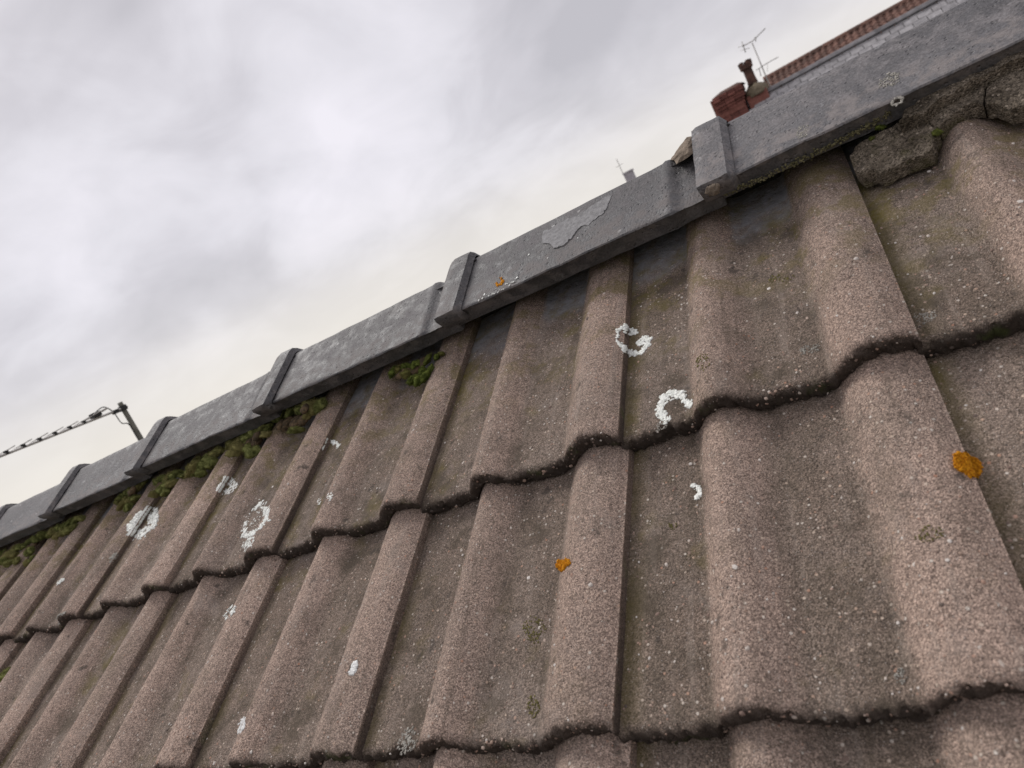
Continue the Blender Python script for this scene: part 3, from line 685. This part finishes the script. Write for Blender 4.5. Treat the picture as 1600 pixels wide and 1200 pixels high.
# ------------------------------------------------------------------ broken mortar at the near end
def slab(name, label, cat, px, N0, N1, back, mat, seed, group=None, parent=None, amp=0.0036):
    """thick lump whose face outline lies on a plane slanting from N0 at S=-.20 to N1 at S=-.32"""
    P = []
    n_out = len(px)
    def hit(x, y):
        N = N0
        for _ in range(20):
            p = on_n(x, y, N); N = N0+(N1-N0)*np.clip((-0.20-p[1])/0.12, -.3, 1.3)
        return on_n(x, y, N)
    edge = []
    for i in range(n_out):
        x, y = px[i]; x2, y2 = px[(i+1) % n_out]
        k = max(2, int(math.hypot(x2-x, y2-y)/6))
        for t in np.linspace(0, 1, k+1)[:-1]: edge.append((x+(x2-x)*t+random.uniform(-1.3, 1.3), y+(y2-y)*t+random.uniform(-1.3, 1.3)))
    cx, cy = np.mean([e_[0] for e_ in edge]), np.mean([e_[1] for e_ in edge])
    V = []; F = []; n = len(edge)
    levels = [(1.0, -back), (1.0, -.0035), (0.985, -.0008), (0.94, 0.0), (0.82, 0), (0.66, 0), (0.5, 0), (0.34, 0), (0.17, 0)]
    for f, up in levels:
        for x, y in edge:
            p = hit(cx+(x-cx)*f, cy+(y-cy)*f)
            d = (nz(p, 60, seed)*amp+nz(p, 170, seed)*amp*.45+nz(p, 420, seed)*amp*.2) if up > -.004 else (nz(p, 90, seed)*.5+nz(p, 260, seed)*.35)*amp
            V.append((p[0]+nz(p, 200, seed+3)*.0012, p[1]+nz(p, 210, seed+7)*.0012, p[2]+up+d))
    V.append(tuple(hit(cx, cy))); top = len(V)-1
    for l in range(len(levels)-1):
        for i in range(n): F.append((l*n+i, l*n+(i+1) % n, (l+1)*n+(i+1) % n, (l+1)*n+i))
    b0 = (len(levels)-1)*n
    for i in range(n): F.append((b0+i, b0+(i+1) % n, top))
    F.append(tuple(range(n))[::-1])
    W = tw_np(np.array(V)); o0 = W.mean(0)
    me = make_mesh(name, W-o0, F, [mat], smooth=False)
    o = link(name, me, parent, Vector(o0)-(parent.location if parent else Vector((0, 0, 0))))
    if parent is None: tag(o, label, cat, group)
    return o
slab('mortar_chunk', 'large cracked mortar chunk with a green tuft in a tile flat under the ridge', 'mortar chunk',
     [(1328, 243), (1330, 255), (1338, 268), (1352, 270), (1366, 266), (1374, 271), (1388, 264), (1404, 256), (1424, 246), (1441, 241), (1456, 232), (1461, 215), (1466, 203), (1452, 191), (1438, 180), (1420, 184), (1402, 192), (1386, 199), (1368, 208), (1350, 219), (1336, 229)], 0.013, 0.042, 0.02, M['mortar'], 3)
slab('mortar_chunk', 'curved mortar fillet bridging the near roll under the ridge', 'mortar chunk',
     [(1442, 181), (1452, 192), (1466, 196), (1480, 187), (1494, 176), (1508, 167), (1524, 161), (1536, 160), (1537, 146), (1537, 126), (1518, 128), (1500, 138), (1484, 148), (1466, 158), (1446, 170)], 0.029, 0.042, 0.02, M['mortar'], 5)
slab('mortar_chunk', 'mortar slab at the right edge of the photo below the ridge', 'mortar chunk',
     [(1538, 160), (1552, 161), (1566, 166), (1580, 171), (1596, 167), (1625, 156), (1660, 140), (1650, 80), (1606, 96), (1580, 108), (1556, 122), (1540, 134)], 0.032, 0.042, 0.02, M['mortar'], 7)
slab('mortar_chunk', 'thin mossy mortar strip pressed against the nearest ridge tile edge', 'mortar chunk',
     [(1404, 190), (1420, 182), (1440, 177), (1462, 160), (1484, 147), (1500, 135), (1520, 124), (1545, 112), (1575, 98), (1610, 84), (1606, 72), (1575, 84), (1545, 98), (1515, 113), (1485, 129), (1455, 144), (1432, 157), (1410, 170)], 0.046, 0.056, 0.02, M['mortar'], 9)
def lump(name, label, cat, px, mat, N, scale, seed, rot=(0, 0, 0)):
    p = on_n(*px, N); V = ICO3[0].copy()
    V = np.sign(V)*np.abs(V)**0.8
    V = V*(1+np.array([nz(v, 1.3, seed)*.35+nz(v, 3.5, seed)*.26+nz(v, 9, seed)*.16 for v in ICO3[0]])[:, None])*np.array(scale)
    me = make_mesh(name, V, ICO3[1], [mat], angle=R_(45)); o = link(name, me, None, tw(*p)); o.rotation_euler = rot
    return tag(o, label, cat)
lump('mortar_lump', 'small tan mortar lump sticking out below the near ridge joint', 'mortar lump', (1114, 296), M['stone'], .080, (.0078, .0076, .0066), 2)
# wedge of broken mortar standing in the ridge joint
V = []; F = []
outl = [(1048, 250), (1056, 237), (1066, 224), (1073, 215), (1081, 213), (1083, 226), (1083, 240), (1074, 246), (1066, 251), (1058, 257), (1054, 250)]
E2 = []
for i in range(len(outl)):
    x, y = outl[i]; x2, y2 = outl[(i+1) % len(outl)]
    for t in (0, .33, .66): E2.append((x+(x2-x)*t, y+(y2-y)*t))
lev = [(1.03, .066), (1, .082), (.5, .086)]
for f, N in lev:
    for x, y in E2:
        q = on_n(1068+(x-1068)*f, 236+(y-236)*f, N); q = q+np.array([nz(q, 150, 1)*.0009, nz(q, 150, 4)*.0009, nz(q, 120, 8)*.0016]); V.append(q)
n = len(E2); V.append(on_n(1068, 236, .087))
for l in range(len(lev)-1):
    for i in range(n): F.append((l*n+i, l*n+(i+1) % n, (l+1)*n+(i+1) % n, (l+1)*n+i))
F += [((len(lev)-1)*n+i, (len(lev)-1)*n+(i+1) % n, len(V)-1) for i in range(n)]+[tuple(range(n))[::-1]]
W = tw_np(np.array(V)); o0 = W.mean(0)
tag(link('mortar_lump', make_mesh('mortar_lump', W-o0, F, [M['stone']], smooth=False), None, Vector(o0)), 'broken brown mortar wedge jutting from the near ridge joint', 'mortar lump')
# crust fringe below the edge of the nearest ridge tile, and moss tufts on the mortar
fr = []; rr = random.Random(5)
for t in np.linspace(0, 1, 420):
    x = 1132+(1392-1132)*t; y = 303-(303-176)*t+8*math.sin(t*3.14)*.6
    fr.append((x+rr.uniform(-3, 3), y+1+rr.gauss(0, 2.6), rr.uniform(.7, 2.0)*(1.0 if rr.random() < .8 else 1.5)))
mb = MB(); r = np.random.default_rng(4)
for x, y, rp in fr:
    v_ = ray(x, y); q = CAM+v_*((-0.3225-CAM[1])/v_[1]); rad = rp*depth(q)/FPX
    P = ICO1[0]*rad*r.uniform(.7, 1.2)*(1+r.normal(0, .15, (12, 1))); P[:, 1] *= .8
    mb.add(tw_np(P+q), ICO1[1])
tag(mb.build('lichen_crust', M['crust'], None, True, tw(*on_n(1260, 240, .047))), 'olive crust of lichen along the lower edge of the nearest ridge tile', 'lichen')
def tuft(label, px, r, N, mk='moss_dk'):
    p = on_n(*px, N); o = link('moss_tuft', random.choice(CUSH[mk]), None, tw(*p)); rad = r*depth(p)/FPX
    o.scale = (rad, rad*1.1, rad*.9); o.rotation_euler = (R_(30), 0, random.uniform(0, 6)); tag(o, label, 'moss', 'moss tufts on the mortar')
tuft('bright green moss tuft on the lower rim of the large mortar chunk', (1419, 247), 9, .024)
tuft('green moss tuft between the large chunk and the near roll', (1464, 207), 6, .034)
tuft('moss tuft on the crack in the mortar under the near ridge', (1531, 126), 6, .047)
tuft('dark moss tuft above the large mortar chunk', (1374, 197), 8, .044)
tuft('moss tuft on the top rim of the large mortar chunk', (1362, 219), 6, .038)
tuft('dark moss tuft under the ridge edge above the fillet', (1400, 178), 6, .045)

# ------------------------------------------------------------------ left aerial behind the ridge
def wk(x, y, k): return CW+wray(x, y)*k
mt_ = wk(187, 629, 4.0); mfoot_z = -0.42
aer = empty('tv_aerial', (mt_.x, mt_.y, mfoot_z)); tag(aer, 'television aerial with a long boom on a dark mast behind the far ridge', 'aerial')
mb = MB(); mb.tube([(mt_.x, mt_.y, mfoot_z), (mt_.x, mt_.y, mt_.z)], 0.0140, 12); mb.build('mast', M['mast'], aer, True, angle=R_(40))
roof_back_z = lambda Y: tw(0, -0.46, 0.02).z-(Y-APEX_Y)*math.tan(PITCH)
mb = MB(); mb.box((mt_.x, mt_.y, mfoot_z+.0), (.10, .12, .10)); mb.build('foot_bracket', M['mast'], aer)
bm0 = Vector((mt_.x, mt_.y, 0)); b_z = wk(187, 640, 4.0).z
tgt = CW+wray(0, 713)*((b_z-CW.z)/wray(0, 713).z)
bd = Vector((tgt.x-mt_.x, tgt.y-mt_.y, 0)); vis = bd.length; bd.normalize(); side = Vector((-bd.y, bd.x, 0))
B0 = Vector((mt_.x, mt_.y, b_z))
mb = MB(); mb.tube([B0-bd*.03, B0+bd*(vis+.55)], .0070, 8); mb.build('boom', M['metal'], aer, True, angle=R_(40))
mb = MB(); mb.box(B0+bd*.055+Vector((0, 0, -.004)), (.022, .036, .022), math.atan2(bd.y, bd.x)-math.pi/2); mb.box(B0+Vector((0, 0, .0)), (.032, .034, .03)); mb.build('clamp', M['plastic'], aer)
nd = 15; sp_ = vis/8.2
for i in range(nd):
    c = B0+bd*(vis*.235+sp_*(i+1)*.98)
    mb = MB(); mb.tube([c+Vector((0, 0, .014))-side*.078, c+Vector((0, 0, .014))+side*.078], .0026, 6)
    el = mb.build('director', M['metal'], aer, True)
    mb = MB(); mb.box(c+Vector((0, 0, .006)), (.014, .018, .020), math.atan2(bd.y, bd.x)-math.pi/2); mb.build('insulator', M['plastic'], el, False).location = (0, 0, 0)
c = B0+bd*(vis*.24)
mb = MB(); mb.box(c+Vector((0, 0, .020)), (.034, .055, .026), math.atan2(bd.y, bd.x)-math.pi/2); mb.build('dipole_box', M['plastic'], aer)
for sgn in (1, -1):
    mb = MB(); pts = []
    for q in range(17):
        a = math.pi*q/16; pts.append(c+side*(sgn*(.02+.075*math.sin(a)))+bd*(.030*math.cos(a))+Vector((0, 0, .022)))
    mb.tube(pts, .0035, 6); mb.build('dipole', M['metal'], aer, True)
mb = MB(); pts = [c+Vector((0, 0, .03)), B0+bd*.11+Vector((0, 0, .045)), B0+bd*.07+Vector((0, 0, .0)), B0+bd*.06+Vector((0, 0, -.075)), B0+bd*.022+Vector((0, 0, -.10)), B0+bd*.020+Vector((0, 0, -.2)), Vector((mt_.x, mt_.y, 0))+bd*.020+Vector((0, 0, -.3))]
def smooth(pts, k=6):
    P = [Vector(p) for p in pts]; P = [P[0]]+P+[P[-1]]; o = []
    for i in range(1, len(P)-2):
        for t in np.linspace(0, 1, k, endpoint=False):
            a, b_, c_, d = P[i-1:i+3]
            o.append(.5*((2*b_)+(c_-a)*t+(2*a-5*b_+4*c_-d)*t*t+(3*b_-a-3*c_+d)*t**3))
    return o+[P[-1]]
mb.tube(smooth(pts), .0032, 6); mb.build('cable', M['plastic'], aer, True)

# ------------------------------------------------------------------ houses behind
def gable_house(name, label, x0, x1, yc, hd, rz, pitch, roofmat, wallmat, group=None, bed=True):
    h = empty(name, ((x0+x1)/2, yc, GZ)); tag(h, label, 'house', group)
    t = math.tan(pitch); ez = rz-hd*t
    mb = MB(); mb.prism([(x0+.06, yc-hd+.25, GZ), (x0+.06, yc+hd-.25, GZ), (x0+.06, yc+hd-.25, ez+.05), (x0+.06, yc, rz-.30), (x0+.06, yc-hd+.25, ez+.05)], (x1-x0-.12, 0, 0))
    mb.build('wall', wallmat, h)
    mb = MB()
    for sg in (-1, 1): mb.prism([(x0, yc, rz-.03), (x0, yc+sg*hd, ez-.03), (x0, yc+sg*hd, ez-.15), (x0, yc, rz-.15)], (x1-x0, 0, 0))
    mb.build('roof', roofmat, h)
    return h
# slate-roofed house
SY = CW.y+20.6
ra, rb = on_y(1172, 156, 20.6), on_y(1300, 92, 20.6)
s_rz = (ra.z+rb.z)/2-0.02; sx0 = on_y(1171, 170, 20.6).x; sx1 = sx0+9.0; SPITCH = R_(36)
hs = gable_house('slate_house', 'long house behind the ridge with a pale slate roof, grey ridge tiles and red chimney', sx0, sx1, SY, 4.2, s_rz, SPITCH, M['slate_b'], M['brickwall'])
slate_me = None
mb = MB(); mb.box((0, 0, 0), (.286, .020, .225)); mb.V[0][:, 0] *= np.where(mb.V[0][:, 2] < 0, 1, .995)
V0 = np.vstack(mb.V); slate_me = make_mesh('slate', V0, mb.F, [M['slate']], smooth=False)
for row in range(9):
    for col in range(0, 21):
        x = sx0+.15+col*.30+(.15 if row % 2 else 0)
        dd = .09+row*.205
        # position on the front slope, foot of each slate lifted over the course below
        y = SY-dd*math.cos(SPITCH); z = s_rz-dd*math.sin(SPITCH)+.034
        o = link('slate', slate_me, hs, Vector((x, y, z))-hs.location)
        o.rotation_euler = (-(math.pi/2-SPITCH)-R_(1.8)+R_(random.uniform(-.5, .5)), R_(random.uniform(-.6, .6)), 0)
mb = MB(); L = .455; prof_ = [(-.14, -.085), (-.125, -.062), (-.05, .0), (0, .022), (.05, .0), (.125, -.062), (.14, -.085), (0, -.01)]
mb.prism([(0, y, z) for y, z in prof_], (L-.012, 0, 0)); mb.prism([(-.01, y*1.12, z*1.1+.006) for y, z in prof_], (.035, 0, 0))
rt2 = make_mesh('ridge_tile', np.vstack(mb.V), mb.F, [M['ridge2']], smooth=False)
for i in range(19): link('ridge_tile', rt2, hs, Vector((sx0+.02+i*L, SY, s_rz+.085))-hs.location).rotation_euler = (0, R_(random.uniform(-.5, .5)), 0)
# red chimney stack at its left end
def px_x(x, y, D): return on_y(x, y, D).x
CD = 20.3; CY = CW.y+CD
c_xl, c_xr = px_x(1129, 184, CD), px_x(1172, 178, CD)
ctop = on_y(1135, 143, CD).z
ch = MB(); ch.box(((c_xl+c_xr)/2, CY+.33, (ctop-.35+GZ)/2+.0), (c_xr-c_xl-.03, .60, ctop-.35-GZ))
chim = ch.build('chimney', M['joint'], hs)
brick_me = {}
def brick(w):
    k = round(w, 3)
    if k not in brick_me:
        mb = MB(); mb.box((0, 0, 0), (w, .105, .066)); brick_me[k] = make_mesh('brick', np.vstack(mb.V), mb.F, [M['brick']], smooth=False)
    return brick_me[k]
xw_l = on_y(1112, 153, CD).x; xw_r = on_y(1163, 140, CD).x
for cI in range(14):
    z = ctop-.045-cI*.075
    grow = [.98, 1.0, .70, .72, .42, .20, .0][min(cI, 6)]
    xl = c_xl+(xw_l-c_xl)*grow; xr = c_xr+(.09)*grow; yf = CY-.15*grow
    n = max(2, round((xr-xl)/.225)); w = (xr-xl)/n
    for j in range(n):
        o = link('brick', brick(w-.010), chim, Vector((xl+w*(j+.5)+(0.0), yf+.05, z))-hs.location)
        o.location -= chim.location
    mb = MB()
    nn = 3
    for sx_, face in ((xl+.05, -1), (xr-.05, 1)):
        for j in range(nn):
            o = link('brick', brick(.2), chim, Vector((sx_+.001*face, yf+.20+.205*j, z))-hs.location-chim.location); o.rotation_euler = (0, 0, math.pi/2)
mb = MB(); mb.box(((c_xl+c_xr)/2-.08, CY+.26, ctop-.30), (c_xr-c_xl+.10, .56, .54)); sp2 = mb.build('stack_core', M['brickwall'], chim)
sp2.location = (0, 0, 0)
mb = MB(); zt = ctop-.008
V = [(xw_l, CY-.14, zt), (xw_r+.05, CY-.14, zt), (xw_r+.05, CY+.62, zt), (xw_l, CY+.62, zt), (xw_l+.25, CY+.1, zt+.085), (xw_r-.1, CY+.1, zt+.085), (xw_r-.1, CY+.4, zt+.085), (xw_l+.25, CY+.4, zt+.085)]
mb.add(V, [(0, 1, 5, 4), (1, 2, 6, 5), (2, 3, 7, 6), (3, 0, 4, 7), (4, 5, 6, 7), (0, 3, 2, 1)])
mb.build('weathered_cap', M['pot'], chim).location = (0, 0, 0)
# second part of the stack: mortar flaunching with a chimney pot
fl_l, fl_r = on_y(1163, 150, CD), on_y(1197, 133, CD); fx = (fl_l.x+fl_r.x)/2; fw = fl_r.x-fl_l.x
ftop = on_y(1180, 124, CD).z
mb = MB(); mb.box((fx, CY+.35, (ftop-.30+GZ)/2), (fw*.92, .6, ftop-.30-GZ)); mb.build('stack_shoulder', M['brickwall'], chim).location = (0, 0, 0)
mb = MB(); P = ICO3[0].copy(); P = P*(1+np.array([nz(v, 2, 3)*.2 for v in P])[:, None]); P[:, 2] = np.maximum(P[:, 2], -.15)
mb.add(P*np.array([fw*.54, .36, .30])+np.array([fx, CY+.33, ftop-.32]), ICO3[1]); mb.build('flaunching', M['flaunch'], chim, True).location = (0, 0, 0)
pb = on_y(1171, 122, CD); pt = on_y(1160, 92, CD); px0 = (pb.x+pt.x)/2; ph = (pt.z-pb.z)*.9
mb = MB(); mb.lathe((px0, CY+.3, pb.z-.15), [(.135, 0), (.118, .12), (.115, ph*.62+.1), (.135, ph*.66+.1), (.165, ph*.70+.1), (.165, ph*.96+.1), (.120, ph*.97+.1), (.10, ph*.6+.1)], 16)
pot = mb.build('chimney_pot', M['pot'], chim, True, angle=R_(35)); pot.location = (0, 0, 0)
mb2 = MB(); 
for a in range(5):
    an = a*2*math.pi/5+.3; mb2.box((px0+.135*math.cos(an), CY+.3+.135*math.sin(an), pb.z-.05+ph*1.0), (.075, .075, .11), an)
mb2.build('pot_crown', M['pot'], chim).location = (0, 0, 0)
# aerial beside the chimney
AD = 20.9
def ap(x, y, d=0.0): return on_y(x, y, AD+d)
a0, a1 = ap(1198, 128), ap(1177, 66); amx = (a0.x+a1.x)/2
ta = empty('tv_aerial', (amx, a0.y, a0.z-.5)); tag(ta, 'thin television aerial with two booms on a mast beside the red chimney', 'aerial')
mb = MB(); mb.tube([(amx, a0.y, a0.z-.5), (amx, a0.y, a1.z)], .016, 8); mb.build('mast', M['metal'], ta, True)
mb = MB(); mb.tube([ap(1160, 72.5), ap(1176, 64), ap(1196, 44)], .014, 6); mb.build('boom', M['metal'], ta, True)
mb = MB(); mb.tube([ap(1159, 65), ap(1165, 82)], .014, 6); mb.tube([ap(1154, 74, .1), ap(1163, 70, -.1)], .010, 6); mb.tube([ap(1157, 79, .1), ap(1171, 75, -.1)], .008, 6); mb.build('reflector', M['metal'], ta, True)
mb = MB(); mb.tube([ap(1180, 58), ap(1181, 65)], .012, 6); mb.tube([ap(1179, 58), ap(1182, 60)], .014, 6); mb.build('dipole', M['metal'], ta, True)
mb = MB(); mb.tube([ap(1181, 110), ap(1198, 99), ap(1216, 89)], .012, 6); mb.build('boom', M['metal'], ta, True)
mb = MB(); mb.tube([ap(1186, 107), ap(1189, 119)], .012, 6); mb.build('dipole', M['metal'], ta, True)
mb = MB(); mb.tube([ap(1199, 99), ap(1199, 112)], .006, 6); mb.build('stay_wire', M['metal'], ta, True)
# red tiled house further back
RD = 31.0; RY = CW.y+RD; rr0 = on_y(1197, 121, RD); rr1 = on_y(1300, 57.5, RD)
# eye sees the upper rows only: ridge set back from the front slope
rz2 = (rr0.z+rr1.z)/2-.12; rx0 = on_y(1196, 126, RD).x; RP = R_(33)
hr = gable_house('red_roofed_house', 'house furthest up the slope with a red pantile roof above the slate ridge', rx0-.1, rx0+9.5, RY, 4.5, rz2, RP, M['red_b'], M['brickwall'])
xs = np.linspace(-.1125, .1125, 9); V = []
for zz in (0, -.022):
    for yy in (-.125, .125):
        for x in xs: V.append((x, yy, zz+.028*math.sin((x/.225)*2*math.pi)+(.018 if yy < 0 else 0)))
n = len(xs); F = []
for i in range(n-1): F += [(i, i+1, n+i+1, n+i), (2*n+i, 3*n+i, 3*n+i+1, 2*n+i+1), (i, 2*n+i, 2*n+i+1, i+1)]
F += [(0, n, 3*n, 2*n), (n-1, 3*n-1, 4*n-1, 2*n-1)]
pan = make_mesh('pantile', V, F, [M['red']], smooth=True, angle=R_(40))
for row in range(6):
    for col in range(40):
        dd = .12+row*.22; x = rx0+.11+col*.225
        o = link('pantile', pan, hr, Vector((x, RY-dd*math.cos(RP), rz2-dd*math.sin(RP)+.05))-hr.location); o.rotation_euler = (RP, 0, R_(random.uniform(-.4, .4)))
mb = MB(); mb.prism([(0, -.15, -.09), (0, -.10, -.01), (0, 0, .04), (0, .10, -.01), (0, .15, -.09)], (.44, 0, 0)); rt3 = make_mesh('ridge_tile', np.vstack(mb.V), mb.F, [M['red']], smooth=False)
for i in range(21): link('ridge_tile', rt3, hr, Vector((rx0-.05+i*.45, RY, rz2+.08))-hr.location)
# two distant houses whose chimneys clear the ridge
def far_house(label, x, y, D, w, pots, aerial):
    c = on_y(x, y, D); h = gable_house('distant_house', label, c.x-5, c.x+5, c.y+.4, 4, c.z-1.6, R_(32), M['slate_b'], M['brickwall'], 'distant houses beyond the ridge')
    mb = MB(); mb.box((c.x, c.y+.4, c.z-1.0), (w, .7, 2.0)); mb.box((c.x, c.y+.4, c.z-.06), (w+.12, .82, .13)); cm = mb.build('chimney', M['hazed'], h)
    for q in range(pots):
        mb = MB(); mb.lathe((c.x+(q-(pots-1)/2)*.32, c.y+.4, c.z), [(.13, 0), (.11, .28), (.14, .30), (.14, .36)], 10); mb.build('chimney_pot', M['hazed'], cm, True).location = (0, 0, 0)
    if aerial:
        t = on_y(962, 244, D-.2); a = empty('tv_aerial', (c.x-w*.5-.03, c.y+.2, c.z-.9)); tag(a, 'tiny aerial on the pale chimney far beyond the ridge', 'aerial')
        mb = MB(); mb.tube([a.location, (a.location.x, a.location.y, c.z+1.35)], .03, 6); mb.build('mast', M['metal'], a)
        mb = MB(); mb.tube([(a.location.x-.4, a.location.y+.3, c.z+.75), (a.location.x+.4, a.location.y-.3, c.z+.75)], .022, 6); mb.build('boom', M['metal'], a)
far_house('distant house with a haze-pale chimney and aerial just above the ridge line', 979, 268, 60, .72, 0, True)
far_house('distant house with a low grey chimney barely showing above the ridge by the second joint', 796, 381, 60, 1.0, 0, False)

scn.cycles.use_denoising = True
scn.cycles.max_bounces = 6
